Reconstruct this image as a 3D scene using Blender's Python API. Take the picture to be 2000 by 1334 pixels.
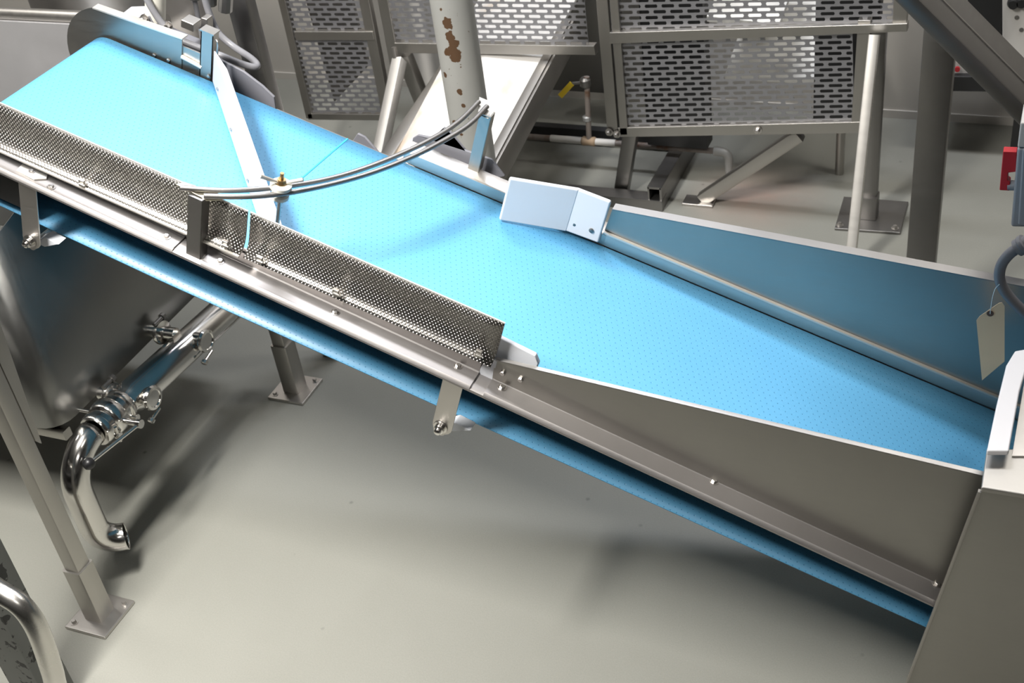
import bpy, bmesh, math, random
from mathutils import Vector as V3, Matrix
random.seed(7)
for o in list(bpy.data.objects): bpy.data.objects.remove(o)
S = bpy.context.scene
COL = S.collection

# ------------------------------------------------------------------ camera
F, CX, CY = 2440.0, 1000.0, 667.0
dn = V3((500, 3333, F)).normalized()
Dd = V3((-15000, -6570, F)).normalized()
WZ = -dn
WY = dn.cross(Dd).normalized()
if WY.z < 0: WY = -WY
WX = WY.cross(WZ)
def c2w(a): return V3((WX.dot(a), WY.dot(a), WZ.dot(a)))
U = -c2w(Dd)                     # down the belt
N = U.cross(V3((0, 1, 0)))       # belt normal
if N.z < 0: N = -N
ZB = 0.95
def ray(x, y): return c2w(V3(((x - CX) / F, (y - CY) / F, 1.0)))
CAM = V3((0, 0, ZB)) - ray(760, 475) * 3.0
cam = bpy.data.cameras.new('camera'); co = bpy.data.objects.new('camera', cam); COL.objects.link(co)
r_, u_, b_ = c2w(V3((1, 0, 0))), c2w(V3((0, -1, 0))), c2w(V3((0, 0, -1)))
co.matrix_world = Matrix(((r_.x, u_.x, b_.x, CAM.x), (r_.y, u_.y, b_.y, CAM.y), (r_.z, u_.z, b_.z, CAM.z), (0, 0, 0, 1)))
cam.sensor_width = 36.0; cam.lens = F / 2000 * 36.0; cam.sensor_fit = 'HORIZONTAL'; cam.clip_start = 0.05
cam.dof.use_dof = True; cam.dof.focus_distance = 2.95; cam.dof.aperture_fstop = 7.0
S.camera = co

# ------------------------------------------------------------------ light
W = bpy.data.worlds.new('world'); S.world = W; W.use_nodes = True
W.node_tree.nodes['Background'].inputs[0].default_value = (0.9, 0.95, 1.0, 1)
W.node_tree.nodes['Background'].inputs[1].default_value = 0.06
def area(x, y, z, sx, sy, power, col=(1, 0.97, 0.92)):
    l = bpy.data.lights.new('ceiling_or_fill_lamp', 'AREA'); l.shape = 'RECTANGLE'; l.size = sx; l.size_y = sy; l.energy = power; l.color = col
    o = bpy.data.objects.new('ceiling_or_fill_lamp', l); o.location = (x, y, z); COL.objects.link(o); return o
key = area(-0.55, -1.25, 3.3, 0.30, 1.2, 63); key.data.spread = math.radians(125); key.rotation_euler = (math.radians(10), 0, 0)
area(2.4, -3.3, 4.3, 1.3, 0.4, 13)  # fill from the front, strengthened to lighten tag, hood and curtain
area(-3.2, 0.2, 4.3, 0.4, 1.3, 30)
area(-0.2, 1.8, 4.4, 1.4, 0.4, 46, (0.90, 0.93, 1.0))
area(1.9, 1.7, 4.0, 1.2, 0.4, 22)  # lamp added to brighten the right part of the back wall
S.view_settings.view_transform = 'Standard'; S.view_settings.look = 'None'
S.view_settings.gamma = 1.0; S.view_settings.use_curve_mapping = False; S.view_settings.exposure = 1.2

# ------------------------------------------------------------------ geometry helpers
def hit(x, y, p0, n):
    r = ray(x, y); p0 = V3(p0); n = V3(n); return CAM + r * ((p0 - CAM).dot(n) / r.dot(n))
def fl(x, y, z=0.0): return hit(x, y, (0, 0, z), (0, 0, 1))
def atY(x, y, Y): return hit(x, y, (0, Y, 0), (0, 1, 0))
def atX(x, y, X): return hit(x, y, (X, 0, 0), (1, 0, 0))
O = V3((0, 0, ZB))
EY = V3((0, 1, 0)); EZ = V3((0, 0, 1)); EX = V3((1, 0, 0))
def B(u, v, w): return O + U * u + EY * v + N * w

class MB:
    def __init__(s): s.v = []; s.f = []; s.uv = {}
    def add(s, vs, fs):
        k = len(s.v); s.v += [V3(a) for a in vs]; s.f += [tuple(i + k for i in f) for f in fs]; return s
    def box(s, c, ax, ay, az):            # centre and three half-axis vectors
        c = V3(c); vs = [c + ax * i + ay * j + az * k for k in (-1, 1) for j in (-1, 1) for i in (-1, 1)]
        return s.add(vs, [(0, 2, 3, 1), (4, 5, 7, 6), (0, 1, 5, 4), (2, 6, 7, 3), (0, 4, 6, 2), (1, 3, 7, 5)])
    def abox(s, a, b):
        a, b = V3(a), V3(b); h = (b - a) / 2
        return s.box((a + b) / 2, EX * h.x, EY * h.y, EZ * h.z)
    def beam(s, p0, p1, w, h, up=EZ, r=None):     # rectangular tube with rounded edges
        p0, p1 = V3(p0), V3(p1); d = (p1 - p0).normalized(); a = d.cross(up).normalized(); b = a.cross(d)
        r = min(w, h) * 0.12 if r is None else r
        pr = []
        for (sx, sy, a0) in ((1, 1, 0), (-1, 1, 90), (-1, -1, 180), (1, -1, 270)):
            for k in range(3):
                t = math.radians(a0 + 45 * k)
                pr.append((sx * (w / 2 - r) + r * math.cos(t), sy * (h / 2 - r) + r * math.sin(t)))
        n = len(pr); vs = [p + a * x + b * y for p in (p0, p1) for x, y in pr]
        fs = [(i, (i + 1) % n, n + (i + 1) % n, n + i) for i in range(n)] + [tuple(range(n))[::-1], tuple(range(n, 2 * n))]
        return s.add(vs, fs)
    def tube(s, pts, r, seg=14, cap=True, hollow=False):
        pts = [V3(p) for p in pts]; n = len(pts); rs = r if isinstance(r, (list, tuple)) else [r] * n
        vs = []; ref = None
        for i, p in enumerate(pts):
            d = (pts[min(i + 1, n - 1)] - pts[max(i - 1, 0)]).normalized()
            if ref is None:
                ref = d.cross(EZ if abs(d.z) < 0.9 else EX).normalized()
            ref = (ref - d * ref.dot(d)).normalized(); b = d.cross(ref)
            vs += [p + (ref * math.cos(2 * math.pi * k / seg) + b * math.sin(2 * math.pi * k / seg)) * rs[i] for k in range(seg)]
        fs = [(i * seg + k, i * seg + (k + 1) % seg, (i + 1) * seg + (k + 1) % seg, (i + 1) * seg + k) for i in range(n - 1) for k in range(seg)]
        if cap: fs += [tuple(range(seg))[::-1], tuple(range((n - 1) * seg, n * seg))]
        return s.add(vs, fs)
    def lathe(s, c, ax, prof, seg=20):            # prof: (radius, distance along axis)
        c = V3(c); ax = V3(ax).normalized(); a = ax.cross(EZ if abs(ax.z) < 0.9 else EX).normalized(); b = ax.cross(a)
        vs = []; n = len(prof)
        for (r, t) in prof:
            vs += [c + ax * t + (a * math.cos(2 * math.pi * k / seg) + b * math.sin(2 * math.pi * k / seg)) * max(r, 1e-5) for k in range(seg)]
        fs = [(i * seg + k, i * seg + (k + 1) % seg, (i + 1) * seg + (k + 1) % seg, (i + 1) * seg + k) for i in range(n - 1) for k in range(seg)]
        fs += [tuple(range(seg))[::-1], tuple(range((n - 1) * seg, n * seg))]
        return s.add(vs, fs)
    def prism(s, poly, ext):
        poly = [V3(p) for p in poly]; ext = V3(ext); n = len(poly)
        vs = poly + [p + ext for p in poly]
        return s.add(vs, [(i, (i + 1) % n, n + (i + 1) % n, n + i) for i in range(n)] + [tuple(range(n))[::-1], tuple(range(n, 2 * n))])
    def extr(s, prof, us, closed=True):           # profile (v,w) or list of profiles, swept down the belt
        n = len(prof(us[0])); vs = []
        for u in us: vs += [B(u, v, w) for v, w in prof(u)]
        m = n if closed else n - 1
        fs = [(i * n + k, i * n + (k + 1) % n, (i + 1) * n + (k + 1) % n, (i + 1) * n + k) for i in range(len(us) - 1) for k in range(m)]
        if closed: fs += [tuple(range(n))[::-1], tuple(range((len(us) - 1) * n, len(us) * n))]
        return s.add(vs, fs)
    def build(s, name, mat, parent=None, loc=None, bevel=0, uvs=None, angle=35, solid=0):
        base = V3(loc) if loc is not None else (V3(parent['base_pt']) if parent else V3((0, 0, 0)))
        me = bpy.data.meshes.new(name); me.from_pydata([tuple(a - base) for a in s.v], [], s.f)
        if uvs:
            l = me.uv_layers.new(name='UVMap')
            for lp in me.loops: l.data[lp.index].uv = uvs[lp.vertex_index]
        bm = bmesh.new(); bm.from_mesh(me); bmesh.ops.recalc_face_normals(bm, faces=bm.faces); bm.to_mesh(me); bm.free()
        if angle: me.shade_smooth(); me.set_sharp_from_angle(angle=math.radians(angle))
        me.materials.append(mat)
        o = bpy.data.objects.new(name, me); COL.objects.link(o)
        if parent: o.parent = parent
        else: o.location = base
        o['base_pt'] = tuple(base)
        if solid:
            m = o.modifiers.new('solid', 'SOLIDIFY'); m.thickness = solid; m.offset = 0
        if bevel:
            m = o.modifiers.new('bevel', 'BEVEL'); m.width = bevel; m.segments = 2; m.limit_method = 'ANGLE'; m.angle_limit = math.radians(40); m.harden_normals = True
        return o
def thing(name, label, cat, loc, group=None):
    o = bpy.data.objects.new(name, None); COL.objects.link(o); o.location = loc; o.empty_display_size = 0.05
    o['label'] = label; o['category'] = cat; o['base_pt'] = tuple(loc)
    if group: o['group'] = group
    return o
def tag(o, label=None, cat=None, group=None, kind=None):
    if label: o['label'] = label
    if cat: o['category'] = cat
    if group: o['group'] = group
    if kind: o['kind'] = kind
    return o
def arc(c, a, b, r, t0, t1, n=8):
    return [V3(c) + (a * math.cos(math.radians(t0 + (t1 - t0) * i / n)) + b * math.sin(math.radians(t0 + (t1 - t0) * i / n))) * r for i in range(n + 1)]
def smooth_path(pts, n=6):                        # Catmull-Rom
    pts = [V3(p) for p in pts]; q = [pts[0] * 2 - pts[1]] + pts + [pts[-1] * 2 - pts[-2]]; out = []
    for i in range(1, len(q) - 2):
        a, b, c, d = q[i - 1:i + 3]
        for k in range(n):
            t = k / n; out.append(0.5 * ((2 * b) + (c - a) * t + (2 * a - 5 * b + 4 * c - d) * t * t + (3 * b - a - 3 * c + d) * t ** 3))
    return out + [pts[-1]]

# ------------------------------------------------------------------ materials
def newmat(name):
    m = bpy.data.materials.new(name); m.use_nodes = True; t = m.node_tree
    return m, t, t.nodes['Principled BSDF']
def nd(t, typ, **kw):
    n = t.nodes.new(typ)
    for k, v in kw.items(): setattr(n, k, v)
    return n
def mth(t, op, a, b=None, c=None):
    n = t.nodes.new('ShaderNodeMath'); n.operation = op
    for i, x in enumerate((a, b, c)):
        if x is None: continue
        if isinstance(x, (int, float)): n.inputs[i].default_value = x
        else: t.links.new(x, n.inputs[i])
    return n.outputs[0]
def noise(t, scale, detail=3, coord='Object', stretch=None, rough=0.55):
    tc = nd(t, 'ShaderNodeTexCoord'); n = nd(t, 'ShaderNodeTexNoise'); n.inputs['Scale'].default_value = scale
    n.inputs['Detail'].default_value = detail; n.inputs['Roughness'].default_value = rough
    if stretch:
        mp = nd(t, 'ShaderNodeMapping'); mp.inputs['Scale'].default_value = stretch
        t.links.new(tc.outputs[coord], mp.inputs['Vector']); t.links.new(mp.outputs[0], n.inputs['Vector'])
    else: t.links.new(tc.outputs[coord], n.inputs['Vector'])
    return n.outputs['Fac']
def ramp(t, fac, stops):
    n = nd(t, 'ShaderNodeValToRGB'); e = n.color_ramp.elements
    while len(e) < len(stops): e.new(0.5)
    for i, (p, c) in enumerate(stops): e[i].position = p; e[i].color = (*c, 1)
    t.links.new(fac, n.inputs[0]); return n.outputs[0]
def mix(t, fac, a, b):
    n = nd(t, 'ShaderNodeMix', data_type='RGBA')
    for i, x in ((0, fac), (6, a), (7, b)):
        if isinstance(x, (int, float)): n.inputs[i].default_value = x
        elif isinstance(x, tuple): n.inputs[i].default_value = (*x, 1)
        else: t.links.new(x, n.inputs[i])
    return n.outputs[2]
def bump(t, b, h, strength, dist=0.002):
    n = nd(t, 'ShaderNodeBump'); n.inputs['Strength'].default_value = strength; n.inputs['Distance'].default_value = dist
    t.links.new(h, n.inputs['Height']); t.links.new(n.outputs[0], b.inputs['Normal'])
def metal(name, col=(0.62, 0.60, 0.57), rough=0.32, var=0.12, stretch=(1, 1, 1), scale=18, metallic=1.0, bmp=0.05):
    m, t, b = newmat(name); b.inputs['Metallic'].default_value = metallic
    f = noise(t, 3.5, 4); g = noise(t, scale, 3, stretch=stretch)
    c2 = tuple(x * 0.78 for x in col)
    t.links.new(mix(t, f, c2, col), b.inputs['Base Color'])
    r = mth(t, 'MULTIPLY_ADD', g, var, rough - var / 2); t.links.new(mth(t, 'MULTIPLY_ADD', f, var, mth(t, 'SUBTRACT', r, var / 2)), b.inputs['Roughness'])
    if bmp: bump(t, b, g, bmp, 0.001)
    return m
def plain(name, col, rough=0.5, metallic=0.0, dirt=0.15, scale=6, spec=None, sub=0):
    m, t, b = newmat(name); b.inputs['Roughness'].default_value = rough; b.inputs['Metallic'].default_value = metallic
    t.links.new(mix(t, noise(t, scale, 4), tuple(x * (1 - dirt) for x in col), col), b.inputs['Base Color'])
    if spec is not None: b.inputs['Specular IOR Level'].default_value = spec
    if sub:
        b.inputs['Subsurface Weight'].default_value = sub; b.inputs['Subsurface Radius'].default_value = (0.01, 0.01, 0.01); b.inputs['Subsurface Scale'].default_value = 0.5
    return m
def lattice(t, pu, pv, r0, r1):                   # staggered grid of round dots from the UV map (metres)
    uv = nd(t, 'ShaderNodeUVMap'); sp = nd(t, 'ShaderNodeSeparateXYZ'); t.links.new(uv.outputs[0], sp.inputs[0])
    y = mth(t, 'DIVIDE', sp.outputs[1], pv); row = mth(t, 'FLOOR', y)
    x = mth(t, 'ADD', mth(t, 'DIVIDE', sp.outputs[0], pu), mth(t, 'MULTIPLY', mth(t, 'FLOORED_MODULO', row, 2.0), 0.5))
    fx = mth(t, 'MULTIPLY', mth(t, 'SUBTRACT', mth(t, 'FRACT', x), 0.5), pu); fy = mth(t, 'MULTIPLY', mth(t, 'SUBTRACT', mth(t, 'FRACT', y), 0.5), pv)
    d = mth(t, 'SQRT', mth(t, 'ADD', mth(t, 'MULTIPLY', fx, fx), mth(t, 'MULTIPLY', fy, fy)))
    n = nd(t, 'ShaderNodeMapRange', interpolation_type='SMOOTHSTEP'); t.links.new(d, n.inputs[0])
    n.inputs[1].default_value = r0; n.inputs[2].default_value = r1; n.inputs[3].default_value = 1.0; n.inputs[4].default_value = 0.0
    return n.outputs[0]

STEEL = metal('brushed_steel', (0.66, 0.63, 0.60), 0.34, stretch=(1, 30, 30), scale=9)
RAIL = metal('satin_steel', (0.38, 0.36, 0.35), 0.46, stretch=(1, 30, 30), scale=9, metallic=0.85)
HEM = metal('hem_steel', (0.33, 0.32, 0.31), 0.42, stretch=(1, 1, 14), scale=8)
STEEL_DULL = metal('dull_steel', (0.50, 0.48, 0.45), 0.42, stretch=(30, 30, 2), scale=5)
STEEL_DARK = metal('dark_steel', (0.30, 0.29, 0.28), 0.40, stretch=(1, 1, 8), scale=9)
STEEL_SHINY = metal('polished_steel', (0.74, 0.72, 0.69), 0.17, var=0.06, bmp=0.0)
STEEL_SHEET = metal('sheet_steel', (0.43, 0.415, 0.385), 0.40, stretch=(2, 2, 26), scale=7)
STEEL_TANK = metal('tank_steel', (0.34, 0.34, 0.33), 0.36, stretch=(2, 22, 3), scale=6)
STEEL_BRIGHT = metal('bright_steel', (0.80, 0.77, 0.72), 0.42, stretch=(1, 1, 14), scale=8, metallic=0.75)
ROD = metal('rod_steel', (0.40, 0.39, 0.385), 0.42, var=0.08)
BRASS = metal('tarnished_brass', (0.40, 0.27, 0.13), 0.35)
HDPE = plain('white_plastic', (0.62, 0.64, 0.68), 0.42, dirt=0.05, sub=0.15)
GREY_PAINT = plain('grey_paint', (0.17, 0.17, 0.19), 0.5, dirt=0.2)
GREY_RUBBER = plain('grey_conduit', (0.20, 0.20, 0.215), 0.42, dirt=0.2)
BLACK = plain('black_plastic', (0.012, 0.012, 0.013), 0.4)
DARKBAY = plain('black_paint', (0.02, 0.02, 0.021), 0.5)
RED = plain('red_plastic', (0.52, 0.02, 0.03), 0.38)
YELLOW = plain('yellow_plastic', (0.72, 0.50, 0.02), 0.45)
MANILA = plain('manila_card', (0.80, 0.62, 0.41), 0.75, dirt=0.08, scale=20)
BOXGREY = plain('blue_grey_enclosure', (0.30, 0.33, 0.37), 0.45)
WHITE_PAINT = plain('off_white_paint', (0.62, 0.60, 0.57), 0.5, dirt=0.12)
IVORY = plain('ivory_nylon', (0.72, 0.70, 0.62), 0.4, sub=0.1)

def belt_material():
    m, t, b = newmat('blue_belt')
    d = lattice(t, 0.0152, 0.0153, 0.0008, 0.0021)
    f = noise(t, 2.2, 3); base = mix(t, f, (0.088, 0.308, 0.52), (0.102, 0.342, 0.57))
    t.links.new(mix(t, mth(t, 'MULTIPLY', d, 0.55), base, (0.01, 0.12, 0.26)), b.inputs['Base Color'])
    b.inputs['Roughness'].default_value = 0.34; b.inputs['Specular IOR Level'].default_value = 0.5
    h = mth(t, 'SUBTRACT', mth(t, 'MULTIPLY', noise(t, 3.0, 2), 2.5), d)
    bump(t, b, h, 0.35, 0.002)
    return m
BELT = belt_material()
def guard_material():
    m, t, b = newmat('dimpled_steel'); b.inputs['Metallic'].default_value = 1.0; b.inputs['Roughness'].default_value = 0.3
    d = lattice(t, 0.0085, 0.0058, 0.0006, 0.0030)
    t.links.new(mix(t, d, (0.30, 0.285, 0.27), (0.58, 0.56, 0.53)), b.inputs['Base Color'])
    bump(t, b, d, 0.9, 0.0018); return m
GUARD = guard_material()
def floor_material():
    m, t, b = newmat('epoxy_floor'); tc = nd(t, 'ShaderNodeTexCoord')
    f = noise(t, 0.9, 5); g = noise(t, 260, 2); k = noise(t, 9, 6)
    c = mix(t, f, (0.215, 0.215, 0.187), (0.27, 0.268, 0.24)); c = mix(t, mth(t, 'MULTIPLY', g, 0.55), c, (0.15, 0.15, 0.135))
    v = nd(t, 'ShaderNodeTexVoronoi'); v.inputs['Scale'].default_value = 5.5; t.links.new(tc.outputs['Object'], v.inputs['Vector'])
    sp = nd(t, 'ShaderNodeMapRange'); t.links.new(v.outputs['Distance'], sp.inputs[0])
    for i, x in ((1, 0.012), (2, 0.05), (3, 0.75), (4, 0.0)): sp.inputs[i].default_value = x
    c = mix(t, sp.outputs[0], c, (0.09, 0.085, 0.08))
    # reddish rust stain on the floor under the guard enclosure
    mp = nd(t, 'ShaderNodeVectorMath', operation='SUBTRACT'); t.links.new(tc.outputs['Object'], mp.inputs[0]); mp.inputs[1].default_value = (0.42, 1.95, 0)
    ln = nd(t, 'ShaderNodeVectorMath', operation='LENGTH'); t.links.new(mp.outputs[0], ln.inputs[0])
    st = nd(t, 'ShaderNodeMapRange'); t.links.new(ln.outputs['Value'], st.inputs[0])
    for i, x in ((1, 0.05), (2, 0.30), (3, 0.75), (4, 0.0)): st.inputs[i].default_value = x
    c = mix(t, mth(t, 'MULTIPLY', st.outputs[0], mth(t, 'MULTIPLY', k, 0.75)), c, (0.30, 0.14, 0.10))
    t.links.new(c, b.inputs['Base Color'])
    t.links.new(mth(t, 'MULTIPLY_ADD', k, 0.25, 0.33), b.inputs['Roughness']); b.inputs['Specular IOR Level'].default_value = 0.35
    bump(t, b, g, 0.12, 0.002); return m
FLOOR = floor_material()
WALL = plain('wall_paint', (0.56, 0.53, 0.485), 0.55, dirt=0.2, scale=2.5)
CEIL = plain('ceiling_panel', (0.45, 0.45, 0.44), 0.8)
FARWALL = plain('hall_wall_paint', (0.14, 0.135, 0.13), 0.7)
def peeling(name, col, lo, hi, spot, scale):
    m, t, b = newmat(name); f = noise(t, scale, 3, rough=0.5); f2 = noise(t, scale * 3.4, 2)
    fac = mth(t, 'ADD', mth(t, 'MULTIPLY', f, 0.8), mth(t, 'MULTIPLY', f2, 0.2))
    mr = nd(t, 'ShaderNodeMapRange'); t.links.new(fac, mr.inputs[0])
    for i, x in ((1, lo), (2, hi), (3, 0.0), (4, 1.0)): mr.inputs[i].default_value = x
    base = mix(t, noise(t, 2, 3), tuple(x * 0.85 for x in col), col)
    t.links.new(mix(t, mr.outputs[0], base, spot), b.inputs['Base Color']); b.inputs['Roughness'].default_value = 0.5
    bump(t, b, mr.outputs[0], -0.3, 0.002); return m
def column_material():
    m, t, b = newmat('peeling_grey_paint'); tc = nd(t, 'ShaderNodeTexCoord'); g = noise(t, 38, 3); acc = None
    for (x, y, r) in ((873, 45, 13), (880, 72, 13), (886, 84, 11), (874, 100, 9), (889, 108, 15), (884, 98, 11), (868, 148, 7), (897, 178, 8), (905, 206, 5), (915, 160, 4), (886, 240, 6), (902, 262, 7), (930, 292, 9), (920, 246, 5), (862, 18, 5), (900, 132, 4)):
        c = atY(x, y, 0.94) - V3((-0.255, 1.0, 0)); r *= 1.0 / 800
        sb_ = nd(t, 'ShaderNodeVectorMath', operation='DISTANCE'); t.links.new(tc.outputs['Object'], sb_.inputs[0]); sb_.inputs[1].default_value = c
        d = mth(t, 'SUBTRACT', mth(t, 'DIVIDE', sb_.outputs['Value'], r), 1.0)
        acc = d if acc is None else mth(t, 'MINIMUM', acc, d)
    mr = nd(t, 'ShaderNodeMapRange'); t.links.new(mth(t, 'ADD', acc, mth(t, 'MULTIPLY_ADD', g, 2.6, -1.3)), mr.inputs[0])
    for k, x in ((1, -0.05), (2, 0.05), (3, 1.0), (4, 0.0)): mr.inputs[k].default_value = x
    f = noise(t, 60, 3); sp = nd(t, 'ShaderNodeMapRange'); t.links.new(f, sp.inputs[0])
    for k, x in ((1, 0.68), (2, 0.72), (3, 0.0), (4, 0.8)): sp.inputs[k].default_value = x
    base = mix(t, noise(t, 5, 4), (0.27, 0.27, 0.255), (0.36, 0.36, 0.34))
    base = mix(t, sp.outputs[0], base, (0.10, 0.075, 0.05))
    t.links.new(mix(t, mr.outputs[0], base, (0.085, 0.045, 0.022)), b.inputs['Base Color']); b.inputs['Roughness'].default_value = 0.5
    bump(t, b, mr.outputs[0], -0.4, 0.002); return m
COLUMN = column_material()
PILLAR = peeling('flaking_dark_paint', (0.13, 0.135, 0.125), 0.56, 0.585, (0.008, 0.008, 0.008), 26)
RUST = peeling('rusty_pipe', (0.22, 0.19, 0.17), 0.48, 0.62, (0.12, 0.06, 0.03), 14)
GALV = plain('galvanised_steel', (0.42, 0.42, 0.41), 0.5, 0.5)
CHUTE = None
def chute_material():
    m, t, b = newmat('white_slide'); k = noise(t, 4, 5, stretch=(1, 0.35, 1))
    t.links.new(ramp(t, k, [(0.0, (0.72, 0.70, 0.68)), (0.56, (0.70, 0.68, 0.65)), (0.68, (0.52, 0.38, 0.24)), (0.8, (0.66, 0.62, 0.56))]), b.inputs['Base Color'])
    b.inputs['Roughness'].default_value = 0.4; return m
CHUTE = chute_material()

# ------------------------------------------------------------------ room
def struct(name, mb, mat): return tag(mb.build(name, mat), kind='structure')
XL, XR, YF, YBK, ZT = -5.2, 5.2, -5.5, 2.68, 4.9
struct('floor', MB().abox((XL, YF, -0.1), (XR, YBK, 0)), FLOOR)
struct('wall_back', MB().abox((XL, YBK, -0.1), (XR, YBK + 0.1, ZT)), WALL)
struct('wall_left', MB().abox((XL - 0.1, YF, -0.1), (XL, YBK, ZT)), FARWALL)
struct('wall_right', MB().abox((XR, YF, -0.1), (XR + 0.1, YBK, ZT)), FARWALL)
struct('wall_front', MB().abox((XL, YF - 0.1, -0.1), (XR, YF, ZT)), FARWALL)
struct('ceiling', MB().abox((XL, YF, ZT), (XR, YBK, ZT + 0.1)), CEIL)
struct('baseboard_back', MB().abox((XL, YBK - 0.008, 0), (XR, YBK, 0.035)), WALL)

PLAT = plain('deck_plate', (0.05, 0.05, 0.05), 0.6)
struct('added_dark_deck', MB().abox((-2.6, -4.2, 0.72), (4.2, -1.45, 0.78)).abox((-2.6, -1.5, 0), (-2.5, -1.45, 0.72)).abox((4.1, -1.5, 0), (4.2, -1.45, 0.72)).abox((-2.6, -4.2, 0), (-2.5, -4.1, 0.72)).abox((4.1, -4.2, 0), (4.2, -4.1, 0.72)), PLAT)  # unseen deck, added to darken what the steel reflects

struct('added_shade_duct', MB().abox((0.25, -0.78, 2.02), (3.2, -0.30, 2.32)).abox((2.7, -0.78, 2.32), (3.2, -0.30, ZT)), STEEL_DULL)  # unseen duct, added to shade the lower end of the belt
# ------------------------------------------------------------------ inclined belt conveyor
cv = thing('belt_conveyor', 'long inclined stainless conveyor with a bright blue perforated belt', 'conveyor', (0, 0, 0))
cv['base_pt'] = (0, 0, 0)
VN, VF = -0.285, 0.312
UE = 1.75
# belt: upper run, nose turn, return run
path = [(UE, 0.0)] + [(UE - (UE + 1.0) * i / 40, 0.0) for i in range(1, 41)]
path += [(-1.0 - 0.066 * math.sin(math.radians(a)), -0.066 + 0.066 * math.cos(math.radians(a))) for a in range(10, 181, 10)]
path += [(-1.0 + (UE + 1.0) * i / 40, -0.132 - 0.010 * min(1, i / 8) - 0.006 * i / 40) for i in range(1, 41)]
m = MB(); uvs = []; s_ = 0; cols = 9
for i, (u, w) in enumerate(path):
    if i: s_ += math.hypot(u - path[i - 1][0], w - path[i - 1][1])
    for j in range(cols):
        v = VN + (VF - VN) * j / (cols - 1); m.v.append(B(u, v, w)); uvs.append((s_, v))
for i in range(len(path) - 1):
    for j in range(cols - 1):
        m.f.append((i * cols + j, i * cols + j + 1, (i + 1) * cols + j + 1, (i + 1) * cols + j))
tag(m.build('belt', BELT, cv, uvs=uvs, solid=0.003), 'bright blue perforated belt')
MB().box(B(0.35, 0.01, -0.012), U * 1.33, EY * 0.28, N * 0.006).build('slider_bed', STEEL_DARK, cv)
MB().tube([B(-1.0, VN + 0.01, -0.066), B(-1.0, VF - 0.005, -0.066)], 0.062, 24).build('end_roller', STEEL_DULL, cv)
MB().tube([B(-1.0, -0.33, -0.066), B(-1.0, 0.34, -0.066)], 0.014, 14).build('roller_shaft', STEEL, cv)
# seam of the belt splice: thin raised strip
sa, sb = hit(679, 272, O, N), hit(600, 340, O, N)
MB().beam(sb + (sb - sa) * 0.9 + N * 0.002, sa + N * 0.002, 0.004, 0.0016, up=N).build('belt_splice', plain('splice_blue', (0.03, 0.42, 0.66), 0.4), cv)

# near side rail: web, flange, turned-down lip (one formed section)
def wf(u): return 0.040 - 0.020 * (u + 0.45)
def rail_prof(u):
    w = wf(u) - 0.004
    return [(-0.292, 0.075), (-0.296, 0.075), (-0.296, w), (-0.343, w - 0.001), (-0.350, w - 0.005), (-0.350, w - 0.012), (-0.346, w - 0.012), (-0.346, w - 0.008), (-0.341, w - 0.005), (-0.292, w - 0.005)]
us = [-1.08 + 0.18 * i for i in range(15)]
MB().extr(rail_prof, us).build('side_rail', RAIL, cv)
def cover(u0, u1, hw=0.030):
    def pr(u):
        w = wf(u)
        return [(-0.2965, w + hw), (-0.2995, w + hw), (-0.2995, w + 0.003), (-0.302, w), (-0.345, w - 0.001), (-0.3485, w - 0.004), (-0.3515, w - 0.010), (-0.349, w - 0.010), (-0.3455, w - 0.0055), (-0.343, w - 0.004), (-0.2965, w - 0.003)]
    n = max(2, int((u1 - u0) / 0.2) + 1)
    MB().extr(pr, [u0 + (u1 - u0) * i / n for i in range(n + 1)]).build('cover_angle', RAIL, cv)
cover(-1.06, -0.372); cover(-0.30, 0.365); cover(0.398, 1.47, 0.008)
# far side rail: box section
MB().extr(lambda u: [(0.315, 0.003), (0.315, 0.034), (0.320, 0.037), (0.365, 0.037), (0.365, -0.06), (0.361, -0.06), (0.361, 0.033), (0.319, 0.033), (0.319, 0.003)], [-0.118, 0.2, 0.45]).build('side_rail', STEEL, cv)
MB().extr(lambda u: [(0.315, 0.003), (0.315, 0.036), (0.317, 0.040), (0.3225, 0.040), (0.3225, -0.06), (0.3205, -0.06), (0.3205, 0.034), (0.319, 0.034), (0.319, 0.003)], [0.45, 1.0, 1.75]).build('side_rail', STEEL, cv)
MB().extr(lambda u: [(0.332, -0.14), (0.336, -0.14), (0.336, -0.015), (0.332, -0.015)], [-0.5, 0.5, 1.75]).build('side_skirt', STEEL_DARK, cv)

MB().extr(lambda u: [(0.3145, 0.036), (0.3145, 0.0405), (0.3225, 0.0415), (0.3225, 0.037)], [0.44, 1.1, 1.75]).build('rail_highlight', STEEL_BRIGHT, cv)  # strip added in lighter steel as the highlight on the far ridge
# hopper side walls
def wtop(u): return 0.074 + (u - 0.392) * (0.234 / 0.967)
a = [B(0.397, -0.3005, wf(0.397) + 0.001), B(1.53, -0.3005, wf(1.53) + 0.001), B(1.40, -0.291, wtop(1.40)), B(0.392, -0.298, 0.074)]
MB().prism(a, EY * 0.003).build('hopper_wall', STEEL_SHEET, cv)
MB().prism([B(0.392, -0.299, 0.0745), B(1.375, -0.292, wtop(1.375)), B(1.375, -0.282, wtop(1.375) + 0.002), B(0.392, -0.291, 0.0765)], N * 0.003).build('wall_hem', HEM, cv)
def fw(x, y): q = hit(x, y, B(0, 0.334, 0), EY) - O; return (q.dot(U), q.dot(N))
f_a, f_b = fw(1196, 409), fw(1943, 549)
ft = [(u, f_a[1] + (f_b[1] - f_a[1]) * (u - f_a[0]) / (f_b[0] - f_a[0])) for u in (f_a[0], 1.0, 1.78)]
MB().prism([B(0.44, 0.3228, 0.03), B(1.78, 0.3228, 0.03)] + [B(u, 0.334, w) for u, w in ft[::-1]], EY * 0.003).build('hopper_wall', STEEL_SHEET, cv)
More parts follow.
